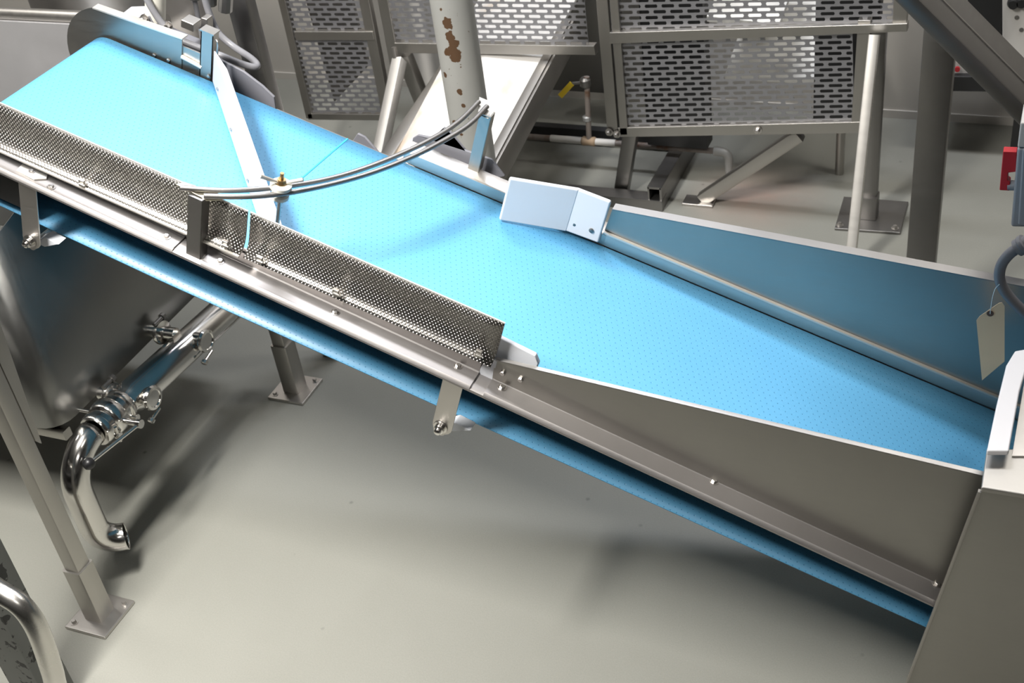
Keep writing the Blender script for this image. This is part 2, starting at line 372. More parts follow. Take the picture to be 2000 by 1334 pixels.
m = MB()
for p, q in zip(ft[:-1], ft[1:]):
    m.prism([B(p[0], 0.332, p[1] - 0.001), B(q[0], 0.332, q[1] - 0.001), B(q[0], 0.356, q[1] + 0.002), B(p[0], 0.356, p[1] + 0.002)], N * 0.003)
m.build('wall_hem', HEM, cv)

# dimpled splash guards, flared at the foot
gp = [(-0.300, 0.186), (-0.300, 0.165), (-0.300, 0.14), (-0.3005, 0.118), (-0.303, 0.102), (-0.308, 0.090), (-0.316, 0.081), (-0.325, 0.077)]
def guard(u0, u1, cut=0.0):
    m = MB(); uv = []; n = max(6, int((u1 - u0) / 0.05)); L = len(gp)
    for i in range(n + 1):
        u = u0 + (u1 - u0) * i / n; s = 0
        for j, (v, w) in enumerate(gp):
            if j: s += math.hypot(v - gp[j - 1][0], w - gp[j - 1][1])
            m.v.append(B(u + (0.004 if i == 0 else 0) * j / L, v, w)); uv.append((u, s))
    for i in range(n):
        for j in range(L - 1): m.f.append((i * L + j, i * L + j + 1, (i + 1) * L + j + 1, (i + 1) * L + j))
    g = m.build('splash_guard', GUARD, cv, uvs=uv, solid=0.002)
    e = MB().extr(lambda u: [(-0.2985, 0.1855), (-0.3015, 0.1855), (-0.3015, 0.1885), (-0.2985, 0.1885)], [u0, u1]); e.build('top_edge', STEEL_BRIGHT, g)
    if cut: MB().extr(lambda u: [(-0.3235, 0.0745), (-0.330, 0.0745), (-0.330, 0.0785), (-0.3235, 0.0785)], [u0, u1]).build('foot_lip', STEEL_BRIGHT, g)
    return g
g1 = guard(-1.07, -0.219, 1); g2 = guard(-0.213, 0.392, 0)
for (x, y) in ((160, 357), (440, 476), (507, 507), (656, 571), (935, 690)):
    p = hit(x, y, B(0, -0.326, 0), EY)
    k = MB().box(p, U * 0.007, EY * 0.004, N * 0.009); k.tube([p - EY * 0.006 - U * 0.004, p - EY * 0.006 + U * 0.012], 0.0025, 8)
    k.build('guard_clip', STEEL_DULL, cv, bevel=0.001)
def bolt(p, ax, r=0.008, h=0.006, name='bolt', parent=cv, mat=STEEL, washer=True):
    p = V3(p); ax = V3(ax).normalized(); m = MB()
    if washer: m.lathe(p, ax, [(r * 1.55, 0), (r * 1.55, 0.0015), (r * 1.0, 0.0015)], 14)
    m.lathe(p, ax, [(r, 0.0012), (r, h * 0.8), (r * 0.8, h)], 6)
    return m.build(name, mat, parent)
for (x, y) in ((100, 365), (325, 462), (430, 510), (655, 610), (895, 715), (981, 757), (1395, 940), (1830, 1140)):
    q = hit(x, y, B(0, 0, wf(0.0)), N); u = (q - O).dot(U)
    q = hit(x, y, B(u, 0, wf(u)), N); bolt(q - N * 0.001, N, 0.0065)
for (x, y) in ((983, 727), (1018, 740)): bolt(hit(x, y, B(0, -0.297, 0), EY), -EY, 0.0065, 0.007)
# small latch on the first cover
p = hit(62, 338, B(-0.76, 0, wf(-0.76)), N)
m = MB().prism([p + U * a_ + EY * b_ for a_, b_ in ((-0.035, 0.018), (0.03, 0.018), (0.04, 0.0), (0.02, -0.018), (-0.03, -0.014))], N * 0.004)
m.build('latch_plate', STEEL_BRIGHT, cv, bevel=0.001); bolt(p + N * 0.004, N, 0.005, 0.005)

MB().extr(lambda u: [(-0.291, 0.02), (-0.287, 0.02), (-0.287, -0.100), (-0.291, -0.105)], [-1.15, -0.79]).build('dark_nose_sheet', DARKBAY, cv)  # black sheet added to darken the left end of the return run
# return roller hangers
for uc in (-0.757, 0.325):
    h = MB().prism([B(uc - 0.024, -0.345, wf(uc) - 0.012), B(uc + 0.024, -0.345, wf(uc) - 0.012), B(uc + 0.024, -0.345, -0.135)] + [B(uc + 0.024 * math.cos(math.radians(t)), -0.345, -0.135 - 0.024 * math.sin(math.radians(t))) for t in range(20, 180, 20)] + [B(uc - 0.024, -0.345, -0.135)], EY * 0.004).build('roller_hanger', STEEL, cv, bevel=0.001)
    q = B(uc - 0.003, -0.346, -0.138)
    MB().lathe(q, -EY, [(0.017, 0), (0.017, 0.003), (0.012, 0.003), (0.012, 0.012), (0.008, 0.013), (0.008, 0.020), (0.005, 0.022)], 12).build('axle_nut', STEEL_SHINY, h)
    MB().tube([B(uc, -0.345, -0.155), B(uc, 0.33, -0.165)], 0.010, 12).build('roller_shaft', STEEL, h)
    MB().prism([B(uc + 0.022, -0.325, -0.128), B(uc + 0.062, -0.325, -0.131), B(uc + 0.020, -0.325, -0.160), B(uc - 0.01, -0.325, -0.160)], EY * 0.03).build('slide_block', HDPE, h, bevel=0.002)

# nose end plate on the far side
pl = [B(-1.0 + 0.147 * math.cos(math.radians(t)), 0.322, -0.066 + 0.147 * math.sin(math.radians(t))) for t in range(112, 265, 9)]
pl = [B(-0.785, 0.322, 0.082)] + pl + [B(-0.785, 0.322, -0.20)]
tag(MB().prism(pl, EY * 0.004).build('end_plate', STEEL_SHEET, cv), 'rounded steel end plate')
MB().extr(lambda u: [(0.320, 0.066 + (u + 1.06) * 0.068), (0.346, 0.066 + (u + 1.06) * 0.068), (0.346, 0.070 + (u + 1.06) * 0.068), (0.320, 0.070 + (u + 1.06) * 0.068)], [-1.06, -0.783]).build('plate_flange', STEEL_BRIGHT, cv)
for (x, y) in ((302, 107), (330, 117)): bolt(hit(x, y, B(0, 0.322, 0), EY), -EY, 0.005, 0.005, washer=False)
MB().extr(lambda u: [(0.326, -0.06), (0.330, -0.06), (0.330, 0.062), (0.326, 0.062)], [-0.785, -0.715]).build('link_plate', STEEL_SHEET, cv)
MB().tube([B(-0.784, 0.321, 0.033), B(-0.722, 0.321, 0.026)], 0.006, 12).build('tension_rod', STEEL_BRIGHT, cv)

# diverter arm: white board hinged to a folded steel post, clamped by a wing nut on the hoop rods
post = MB(); t = 0.003
for (u0, u1, v0, v1) in ((-0.727, -0.690, 0.318, 0.321), (-0.727, -0.724, 0.318, 0.345), (-0.693, -0.690, 0.318, 0.345)):
    post.box(B((u0 + u1) / 2, (v0 + v1) / 2, 0.068), U * (u1 - u0) / 2, EY * (v1 - v0) / 2, N * 0.070)
post.box(B(-0.7085, 0.331, 0.1395), U * 0.021, EY * 0.016, N * 0.002)
post = post.build('hinge_post', STEEL_SHEET, cv)
MB().tube(smooth_path([B(-0.687, 0.327, 0.122), B(-0.680, 0.324, 0.118), B(-0.678, 0.322, 0.10), B(-0.678, 0.321, 0.06)]), 0.0025, 8).build('hinge_pin', STEEL, post)
bolt(B(-0.698, 0.317, 0.012), -EY, 0.005, 0.004, parent=post, washer=False)
A0, A1 = V3((-0.683, 0.312)), V3((-0.180, -0.235))
dr = (A1 - A0).normalized(); pn = V3((-dr.y, dr.x))
if pn.x < 0: pn = -pn
def ab(s, o_, w): q = A0 + (A1 - A0) * s + pn * o_; return B(q.x, q.y, w)
arm = MB()
arm.add([ab(0, 0, 0.004), ab(0, 0.006, 0.004), ab(0, 0.004, 0.098), ab(0, 0.0, 0.098), ab(1, 0, 0.004), ab(1, 0.018, 0.004), ab(1, 0.018, 0.105), ab(1, 0.002, 0.105),
         ab(0.12, 0, 0.004), ab(0.12, 0.018, 0.004), ab(0.12, 0.018, 0.100), ab(0.12, 0, 0.100)],
        [(0, 3, 2, 1), (4, 5, 6, 7), (0, 1, 9, 8), (1, 2, 10, 9), (2, 3, 11, 10), (3, 0, 8, 11), (8, 9, 5, 4), (9, 10, 6, 5), (10, 11, 7, 6), (11, 8, 4, 7)])
arm = tag(arm.build('diverter_arm', plain('shaded_white_plastic', (0.44, 0.45, 0.49), 0.42, dirt=0.05), cv, bevel=0.002), 'white plastic diverter board slanting across the belt')  # white plastic with shade put into its colour
for s in (0.34, 0.62, 0.10): bolt(ab(s, -0.0005, 0.03), c2w(V3((0, 0, 0))) + (B(-pn.x, -pn.y, 0) - O), 0.0045, 0.004, name='screw', parent=arm, washer=False)
# hoop rods
def rod(pix, w0, w1, name):
    n = len(pix); pts = [hit(x, y, B(0, 0, w0 + (w1 - w0) * i / (n - 1)), N) for i, (x, y) in enumerate(pix)]
    return MB().tube(smooth_path(pts, 6), 0.0062, 14).build(name, ROD, cv)
tag(rod([(352, 367), (450, 372), (550, 365), (640, 350), (720, 326), (800, 293), (860, 262), (900, 234), (935, 199)], 0.205, 0.215, 'hoop_rod'), 'curved round steel rod')
tag(rod([(398, 383), (480, 384), (560, 377), (650, 359), (730, 336), (810, 304), (880, 267), (920, 240), (951, 208)], 0.205, 0.215, 'hoop_rod'), 'curved round steel rod')
uN = -0.325
np_ = MB(); np_.box(B(uN, -0.338, 0.115), U * 0.017, EY * 0.003, N * 0.083); np_.box(B(uN + 0.0155, -0.325, 0.115), U * 0.0025, EY * 0.013, N * 0.083)
np_ = np_.build('hoop_post', STEEL_DARK, cv)
MB().prism([hit(x, y, B(0, 0, 0.196), N) for x, y in ((343, 362), (360, 358), (438, 384), (434, 392), (402, 393), (394, 388))], N * 0.004).build('post_plate', metal('stained_steel', (0.50, 0.47, 0.38), 0.4), np_, bevel=0.0008)
fp = MB(); fp.box(B(0.063, 0.350, 0.122), U * 0.0145, EY * 0.0025, N * 0.086); fp.box(B(0.0765, 0.363, 0.122), U * 0.002, EY * 0.014, N * 0.086)
fp.prism([B(0.045, 0.345, 0.200), B(0.074, 0.345, 0.200), B(0.052, 0.408, 0.208), B(0.02, 0.408, 0.208)], N * 0.004)
fp.build('hoop_post', STEEL_SHEET, cv)
kq = hit(548, 371, B(0, 0, 0.205), N)
kn = MB().lathe(kq, N, [(0.012, -0.024), (0.020, -0.02), (0.020, -0.012), (0.012, -0.010), (0.012, 0.004), (0.019, 0.005), (0.024, 0.008), (0.024, 0.016), (0.019, 0.019)], 24).build('clamp_puck', IVORY, cv)
MB().tube([kq - N * 0.125, kq], 0.0048, 12).build('threaded_stud', STEEL_DULL, kn)
MB().tube([kq, kq + N * 0.046], 0.0045, 12).build('stud_tip', BRASS, kn)
MB().lathe(kq + N * 0.012, N, [(0.013, 0), (0.013, 0.008), (0.009, 0.014), (0.009, 0.018)], 16).build('wing_nut_hub', BRASS, kn)
c_ = kq + N * 0.018
e1 = hit(508, 344, B(0, 0, 0.250), N); e2 = hit(592, 351, B(0, 0, 0.243), N)
for e in (e1, e2): MB().tube([c_ + (e - c_) * 0.15, e], [0.0038, 0.0048], 12).build('wing_handle', STEEL_BRIGHT, kn)

# bent white deflectors at the mouth of the hopper
d1 = MB().prism([B(0.438, 0.316, 0.010), B(0.343, 0.309, 0.010), B(0.343, 0.309, 0.144), B(0.436, 0.316, 0.142)], -EY * 0.012)
d1 = tag(d1.build('deflector', HDPE, cv, bevel=0.005), 'bent white plastic deflector')
MB().prism([B(0.350, 0.309, 0.0095), B(0.186, 0.249, 0.006), B(0.186, 0.249, 0.139), B(0.350, 0.309, 0.1445)], (U * 0.35 - EY * 0.94) * 0.012).build('deflector_wing', HDPE, d1, bevel=0.005)
for (x, y) in ((1122, 438), (1155, 450)):
    q = hit(x, y, B(0, 0.302, 0), EY); MB().lathe(q + EY * 0.002, -EY, [(0.0065, 0), (0.0065, 0.004), (0.004, 0.0055)], 12).build('screw', STEEL_DARK, d1)
d2 = MB().prism([B(0.366, -0.284, 0.004), B(0.476, -0.284, 0.004), B(0.482, -0.284, 0.104), B(0.470, -0.284, 0.122), B(0.372, -0.284, 0.128)], EY * 0.012)
d2 = tag(d2.build('deflector', HDPE, cv, bevel=0.003), 'bent white plastic deflector')
MB().prism([B(0.375, -0.276, 0.004), B(0.30, -0.250, 0.004), B(0.30, -0.250, 0.095), B(0.375, -0.276, 0.115)], (U * 0.35 + EY * 0.94) * 0.01).build('deflector_wing', HDPE, d2, bevel=0.003)
MB().prism([B(0.360, -0.299, 0.012), B(0.397, -0.299, 0.012), B(0.397, -0.299, 0.075), B(0.374, -0.299, 0.078)], EY * 0.004).build('packing_tab', HDPE, d2)

# painted brackets behind the far rail
def vplate(name, pix, v, mat=GREY_PAINT, th=0.008):
    return MB().prism([hit(x, y, B(0, v, 0), EY) for x, y in pix], EY * th).build(name, mat, cv, bevel=0.002)
vplate('motor_plate', [(405, 95), (432, 118), (475, 140), (512, 168), (535, 190), (538, 212), (530, 260), (440, 240), (395, 180)], 0.365)
vplate('bracket_plate', [(672, 300), (698, 261), (712, 268), (740, 300), (720, 330)], 0.375)
vplate('bracket_plate', [(800, 300), (806, 270), (816, 264), (852, 271), (905, 292), (880, 262), (872, 256), (866, 252), (845, 272), (960, 312), (985, 345), (900, 360)], 0.385)

# ------------------------------------------------------------------ receiving hood at the lower end
hd = thing('receiving_hood', 'tall grey steel hood swallowing the lower end of the blue conveyor', 'machine', (1.8, -0.2, 0))
YH = -0.36
e0, e1_, e2_ = atY(1914, 958, YH), atY(1845, 1135, YH), atY(1772, 1330, YH)
bot = e2_ + (e2_ - e1_) * (e2_.z / (e1_.z - e2_.z)); zt = e0.z
MB().prism([e0, e1_, e2_, bot, V3((2.3, YH, 0)), V3((2.3, YH, zt))], EY * 0.004).build('front_panel', STEEL_SHEET, hd)
MB().beam(e0 - EY * 0.001, e2_ - EY * 0.001, 0.006, 0.008, up=EY).build('panel_flange', STEEL_DULL, hd)
MB().abox((2.3, YH, 0), (2.304, 0.6, 1.0)).build('side_panel', STEEL_DULL, hd)
MB().abox((1.50, 0.6, 0), (2.304, 0.604, 1.0)).build('back_panel', STEEL_DULL, hd)
l0 = atY(1915, 961, YH - 0.012)
MB().prism([l0, V3((2.3, YH - 0.012, l0.z)), fl(2190, 893, l0.z), fl(1926, 884, l0.z)], EZ * 0.012).build('top_ledge', STEEL_DULL, hd, bevel=0.003)
zf = l0.z + 0.03
fpoly = [fl(1926, 890, zf), fl(1969, 890, zf), fl(1990, 772, zf), fl(2003, 728, zf), fl(2006, 690, zf), fl(1981, 694, zf), fl(1964, 722, zf), fl(1945, 800, zf)]
tag(MB().prism(fpoly, EZ * 0.012).build('curtain_strip', plain('white_rubber', (0.80, 0.79, 0.81), 0.45, dirt=0.04), hd, bevel=0.003), 'white plastic strip')
MB().prism([fl(1976, 895, zf - 0.02), fl(2100, 895, zf - 0.02), fl(2100, 690, zf - 0.02), fl(2010, 690, zf - 0.02)], EZ * 0.006).build('top_plate', STEEL, hd)

# ------------------------------------------------------------------ tag, hose, switch box at right edge
hs = thing('flexible_conduit', 'bent grey liquid-tight conduit curving above the hopper at the right edge', 'conduit', atY(1990, 480, 0.2))
pp = [atY(2030, 462, 0.2), atY(2000, 478, 0.2), atY(1972, 496, 0.2), atY(1955, 520, 0.2), atY(1953, 548, 0.2), atY(1968, 576, 0.2), atY(2003, 612, 0.2), atY(2050, 650, 0.2), atY(2120, 700, 0.2)]
MB().tube(smooth_path(pp), 0.0115, 16).build('hose', GREY_RUBBER, hs)
q = atY(1990, 483, 0.2); ax = (atY(2000, 478, 0.2) - atY(1980, 490, 0.2)).normalized()
MB().lathe(q, ax, [(0.014, -0.006), (0.019, -0.004), (0.019, 0.006), (0.021, 0.008), (0.021, 0.016), (0.015, 0.018), (0.015, 0.04)], 16).build('fitting', GREY_RUBBER, hs)
TY = 0.2
tg = thing('paper_tag', 'blank manila card tag hanging on a wire against the steel hopper wall', 'tag', atY(1938, 740, TY))
tg_poly = [(1907, 626), (1913, 618), (1951, 592), (1957, 591), (1962, 598), (1962, 706), (1918, 743)]
MB().prism([atY(x, y, TY) for x, y in tg_poly], EY * 0.0008).build('card', MANILA, tg)
q = atY(1934, 612, TY)
MB().lathe(q - EY * 0.0005, -EY, [(0.0075, 0), (0.0072, 0.001), (0.0035, 0.0012), (0.003, 0.0005)], 18).build('eyelet', plain('brown_reinforcement', (0.13, 0.08, 0.06), 0.6), tg)
MB().tube(smooth_path([q - EY * 0.002, atY(1937, 590, TY - 0.004), atY(1943, 566, TY - 0.006), atY(1952, 555, TY - 0.013)]), 0.0009, 6).build('wire', STEEL_BRIGHT, tg)

bx = thing('switch_box', 'blue-grey electrical box with a red lever hanging at the right edge', 'electrical box', atY(2010, 445, 0.45))
YB = 0.45
MB().prism([atY(1987, 290, YB), atY(2090, 290, YB), atY(2090, 447, YB), atY(1974, 444, YB)], EY * 0.12).build('box_body', BOXGREY, bx, bevel=0.006)
MB().prism([atY(1993, 240, YB), atY(2090, 240, YB), atY(2090, 289, YB), atY(1987, 289, YB)], EY * 0.10).build('box_hood', WHITE_PAINT, bx, bevel=0.004)
MB().prism([atY(1997, 292, YB - 0.008), atY(2090, 292, YB - 0.008), atY(2090, 444, YB - 0.008), atY(1988, 441, YB - 0.008)], EY * 0.012).build('box_door', BOXGREY, bx, bevel=0.004)
tag(MB().prism([atY(x, y, YB + 0.02) for x, y in ((1959, 296), (1986, 297), (1985, 336), (1969, 338), (1968, 353), (1973, 356), (1972, 373), (1952, 372))], EY * 0.025).build('switch_lever', RED, bx, bevel=0.002), 'red switch lever')
MB().tube([atY(1968, 362, YB + 0.03), atY(1995, 362, YB + 0.03)], 0.012, 14).build('lever_shaft', BOXGREY, bx)
MB().beam((1.62, 0.52, 0), (1.62, 0.52, 1.5), 0.06, 0.06, up=EY).build('stand_post', STEEL_DULL, bx)

# ------------------------------------------------------------------ tank under the upper end, its legs
tk = thing('hopper_tank', 'big grey steel tank on square legs under the upper end of the conveyor', 'tank', (-1.6, -0.05, 0))
XT = -0.95
def rr(z, r=0.07, xa=-2.4, ya=-0.34, yb=0.56):
    pts = []
    for (cx_, cy_, t0) in ((XT - r, ya + r, 270), (XT - r, yb - r, 0), (xa + r, yb - r, 90), (xa + r, ya + r, 180)):
        pts += [V3((cx_ + r * math.cos(math.radians(t0 + 18 * k)), cy_ + r * math.sin(math.radians(t0 + 18 * k)), z)) for k in range(6)]
    return pts
def ztop(p): return 1.03 if p.y < 0.45 else 1.235
m = MB(); lo = rr(0.44); n = len(lo)
ring0 = [p + EZ * -0.06 + (V3((-1.7, 0.1, 0)) - V3((p.x, p.y, 0))) * 0.12 for p in lo]
top = [V3((p.x, p.y, ztop(p))) for p in lo]
m.add(ring0 + lo + top, [(i, (i + 1) % n, n + (i + 1) % n, n + i) for i in range(n)] + [(n + i, n + (i + 1) % n, 2 * n + (i + 1) % n, 2 * n + i) for i in range(n)] + [tuple(range(n))[::-1]])
m.build('tank_shell', STEEL_TANK, tk, solid=0.004)
MB().abox((-2.36, 0.535, 0.9), (-0.97, 0.545, 1.225)).build('lit_back_wall', metal('lit_tank_steel', (0.62, 0.61, 0.62), 0.55, metallic=0.8), tk)  # tank far wall doubled in lighter steel so it looks lit
MB().tube([(-2.4, 0.565, 1.235), (-0.95, 0.565, 1.235)], 0.021, 14).build('rim_bar', STEEL_DULL, tk)
MB().beam((-2.3, -0.30, 0.395), (-0.97, -0.30, 0.395), 0.03, 0.03).build('frame_bar', STEEL_DULL, tk)
def leg(x, y, zt_, rot, pw):
    l = MB().beam((x, y, 0.19), (x - 0.0, y, zt_), 0.048, 0.048, up=EY).build('leg', STEEL_DULL, tk)
    MB().beam((x, y, 0.008), (x, y, 0.20), 0.060, 0.060, up=EY).build('leg_socket', STEEL_DULL, l)
    MB().box((x, y, 0.005), EX * pw, EY * pw, EZ * 0.005).build('foot_plate', STEEL, l, bevel=0.002)
    for (sx, sy) in ((-1, -1), (1, 1)): bolt((x + sx * pw * 0.72, y + sy * pw * 0.72, 0.010), EZ, 0.007, 0.010, parent=l)
leg(-2.42, -0.50, 1.02, 0, 0.068); leg(-2.42, 0.62, 1.02, 0, 0.068)
MB().beam((-2.42, -0.50, 0.6), (-2.42, 0.62, 0.6), 0.03, 0.04).build('frame_bar', STEEL_DULL, tk)
leg(-0.800, -0.575, 1.02, 0, 0.068); leg(-0.768, 0.448, 0.98, 0, 0.068)
MB().beam((-0.768, 0.448, 0.47), (-0.95, 0.448, 0.47), 0.03, 0.04).build('leg_bracket', STEEL_DULL, tk)
MB().beam((-0.800, -0.56, 0.97), (-0.98, -0.33, 0.97), 0.03, 0.05).build('leg_bracket', STEEL_DULL, tk)
MB().prism([(-0.785, -0.548, 0.98), (-0.785, -0.548, 0.62), (-0.785, -0.535, 0.60), (-0.785, -0.50, 0.98)], EX * 0.006).build('leg_gusset', STEEL_DULL, tk)

# ------------------------------------------------------------------ drain pipe with valve
dp = thing('drain_pipe', 'shiny steel drain pipe with clamps and a butterfly valve beside the tank', 'pipe', (-0.87, -0.35, 0.1))
XP = -0.86
q1_, q2_ = atX(345, 694, XP), atX(212, 816, XP)
def py(y): return q2_ + (q1_ - q2_) * ((y - q2_.y) / (q1_.y - q2_.y))
VY = q2_.y
MB().tube([py(VY + 0.05), py(VY + 0.085), py(VY + 0.10), py(0.52)], [0.034, 0.040, 0.049, 0.049], 24).build('manifold', STEEL_SHINY, dp)
for px_, py_ in ((312, 648), (214, 770)):
    c = atX(px_, py_, XP - 0.06) + EX * 0.06
    st = MB().tube([c - EX * 0.09, c], 0.020, 16).build('port_stub', STEEL_SHINY, dp)
    MB().lathe(c - EX * 0.062, EX, [(0.022, 0), (0.036, 0.003), (0.038, 0.009), (0.036, 0.016), (0.022, 0.019)], 20).build('clamp_ring', STEEL_SHINY, st)
    k = c - EX * 0.053 + EZ * 0.04
    MB().tube([k - EY * 0.02, k + EY * 0.03], 0.006, 10).lathe(k + EY * 0.018, EY, [(0.011, 0), (0.011, 0.012), (0.006, 0.014)], 8).build('clamp_bolt', STEEL_DARK, st)
for px_, py_ in ((405, 666), (301, 778)):
    c = atX(px_, py_, XP + 0.07); c = V3((XP, c.y, c.z))
    st = MB().tube([c, c + EX * 0.070], 0.022, 16).build('sight_port', STEEL_SHINY, dp)
    MB().lathe(c + EX * 0.056, EX, [(0.024, 0), (0.034, 0.002), (0.037, 0.008), (0.034, 0.015), (0.026, 0.017), (0.024, 0.014), (0.0, 0.016)], 22).build('clamp_ring', STEEL_SHINY, st)
    k = c + EX * 0.064 - EZ * 0.042
    MB().tube([k - EZ * 0.004 + EY * 0.012, k - EY * 0.028 - EZ * 0.012], 0.0045, 10).lathe(k - EY * 0.028 - EZ * 0.012, (-EY - EZ * 0.4), [(0.004, -0.004), (0.010, 0), (0.010, 0.010), (0.006, 0.012)], 10).build('wing_screw', STEEL_SHINY, st)
# valve
vc = py(VY)
vd = MB().lathe(vc + EY * 0.07, -EY, [(0.034, 0), (0.047, 0.004), (0.050, 0.010), (0.050, 0.022), (0.045, 0.026), (0.045, 0.042), (0.052, 0.046), (0.056, 0.052), (0.056, 0.082), (0.052, 0.088), (0.045, 0.092), (0.045, 0.108), (0.050, 0.112), (0.050, 0.126), (0.046, 0.132), (0.034, 0.136)], 28).build('butterfly_valve', STEEL_SHINY, dp)
hx = vc + EX * 0.05
MB().tube([hx, hx + EX * 0.055], 0.009, 12).lathe(hx + EX * 0.048, EX, [(0.013, 0), (0.013, 0.014)], 12).build('valve_stem', STEEL_SHINY, vd)
he = atX(178, 902, -0.80); h0 = hx + EX * 0.055
hl = MB().tube([h0, he], 0.0055, 12).build('valve_lever', STEEL_SHINY, vd)
MB().lathe(he + (he - h0).normalized() * -0.006, (he - h0), [(0.001, -0.002), (0.010, 0.0), (0.0155, 0.007), (0.017, 0.014), (0.0155, 0.021), (0.010, 0.028), (0.001, 0.030)], 18).build('lever_knob', BLACK, vd)
wq = vc - EX * 0.052 - EY * 0.01 + EZ * 0.02
wn = MB().tube([wq + EX * 0.02, wq - EX * 0.055], 0.005, 10)
wn.lathe(wq - EX * 0.045, -EX, [(0.009, 0), (0.009, 0.014)], 8)
wn.tube(smooth_path([wq - EX * 0.05, wq - EX * 0.075 + EZ * 0.012, wq - EX * 0.082 + EZ * 0.028, wq - EX * 0.062 + EZ * 0.03, wq - EX * 0.05]), 0.004, 8)
wn.build('wing_screw', STEEL_SHINY, vd)
for dy in (0.05, -0.03):
    k = vc + EY * dy + EX * 0.045 - EZ * 0.03
    MB().tube([k - EZ * 0.02, k + EZ * 0.03], 0.005, 8).lathe(k, EX, [(0.010, -0.008), (0.010, 0.008)], 8).build('clamp_bolt', STEEL_SHINY, vd)
# elbows
R_ = 0.12; ys = VY - 0.070; c = V3((XP, ys, py(ys).z - R_))
path = arc(c, EZ, -EY, R_, 0, 90, 10)
zb = 0.125; c2 = V3((XP, ys - R_, zb + 0.068))
d_ = V3((0.78, 0.62, 0)).normalized()
path += arc(path[-1] * 1.0 + (V3((0, 0, c2.z - path[-1].z))) + d_ * 0.068, -d_, -EZ, 0.068, 0, 90, 10) 
path += [path[-1] + d_ * 0.003]
el = MB().tube(path, 0.0375, 22, cap=False).build('elbow', STEEL_SHINY, dp, solid=0.003)
MB().lathe(V3((XP, ys - R_, c2.z + 0.002)), -EZ, [(0.038, -0.003), (0.0388, 0), (0.038, 0.003)], 22).build('weld_ring', STEEL_DULL, el)

# ------------------------------------------------------------------ guard enclosure behind the conveyor
YE = 1.85
SLOT = metal('slotted_sheet', (0.41, 0.41, 0.435), 0.5, metallic=0.8)
en = thing('guard_enclosure', 'grey steel machine enclosure with slotted guard panels behind the conveyor', 'machine', (-0.2, 1.95, 0))
def slab(name, pix, Y, th, mat=STEEL_DULL, parent=None, bevel=0.002):
    return MB().prism([atY(x, y, Y) for x, y in pix], EY * th).build(name, mat, parent or en, bevel=bevel)
def slotted(name, bl, br, tl, tr, Y, parent):
    bl, br, tl, tr = [atY(x, y, Y) for x, y in (bl, br, tl, tr)]
    Wd = ((br - bl).length + (tr - tl).length) / 2; Hh = ((tl - bl).length + (tr - br).length) / 2
    rows = max(1, round(Hh / 0.0205)); pitch = 0.0616; sl, sh = 0.048, 0.0125
    P = lambda s, t: bl * (1 - s) * (1 - t) + br * s * (1 - t) + tl * (1 - s) * t + tr * s * t
    m = MB(); rp = 1.0 / rows; hh = sh / Hh / 2
    def q(s0, s1, t0, t1):
        if s1 - s0 > 1e-5: m.add([P(s0, t0), P(s1, t0), P(s1, t1), P(s0, t1)], [(0, 1, 2, 3)])
    for r in range(rows):
        tc = (r + 0.5) * rp
        q(0, 1, r * rp if r else 0, tc - hh); q(0, 1, tc + hh, (r + 1) * rp)
        x = -(pitch / 2 if r % 2 else 0) ; pos = 0.0
        while x < Wd:
            a_, b2 = x + (pitch - sl) / 2, x + (pitch + sl) / 2
            a_ = max(0, min(Wd, a_)); b2 = max(0, min(Wd, b2))
            q(pos / Wd, a_ / Wd, tc - hh, tc + hh)
            if b2 - a_ > 0.008:                    # rounded slot ends
                e = 0.0035 / Wd; 
                for sx, dx in ((a_ / Wd, e), (b2 / Wd, -e)):
                    m.add([P(sx, tc - hh), P(sx + dx, tc - hh), P(sx, tc)], [(0, 1, 2)]); m.add([P(sx, tc + hh), P(sx + dx, tc + hh), P(sx, tc)], [(0, 1, 2)])
            pos = b2; x += pitch
        q(pos / Wd, 1, tc - hh, tc + hh)
    return m.build(name, SLOT, parent, solid=0.002, angle=None)
T = -170
def topx(x, y, Tn=T):                    # follow the vertical through a pixel up to row Tn
    p = atY(x, y, YE); lo_, hi_ = p.z, p.z + 2
    f = (1500 - x) / (4000 - y); return (x + (Tn - y) * f, Tn)
# left door
d = slab('door_frame_side', [(598, 232), (611, 232), topx(611, 232), topx(598, 232)], YE, 0.03)
slotted('slotted_panel', (607, 226), (750, 226), topx(607, 226), topx(750, 226), YE + 0.012, d)
slab('door_frame_side', [(747, 232), (765, 232), topx(765, 232), topx(747, 232)], YE, 0.03)
slab('door_crossbar', [(574, 62), (727, 62), (731, 79), (578, 79)], YE - 0.006, 0.03)
slab('door_crossbar', [(600, 222), (765, 224), (767, 236), (602, 234)], YE, 0.03)
slab('post', [(764, 141), (783, 141), topx(783, 141), topx(764, 141)], YE + 0.004, 0.05)
# middle guard
d = slab('guard_crossbar', [(770, 84), (1160, 90), (1163, 108), (775, 104)], YE, 0.035)
slotted('slotted_panel', (768, 84), (1150, 90), topx(768, 84), topx(1150, 90), YE + 0.014, d)
slab('post', [(1186, 262), (1207, 262), topx(1207, 262), topx(1186, 262)], YE, 0.04)
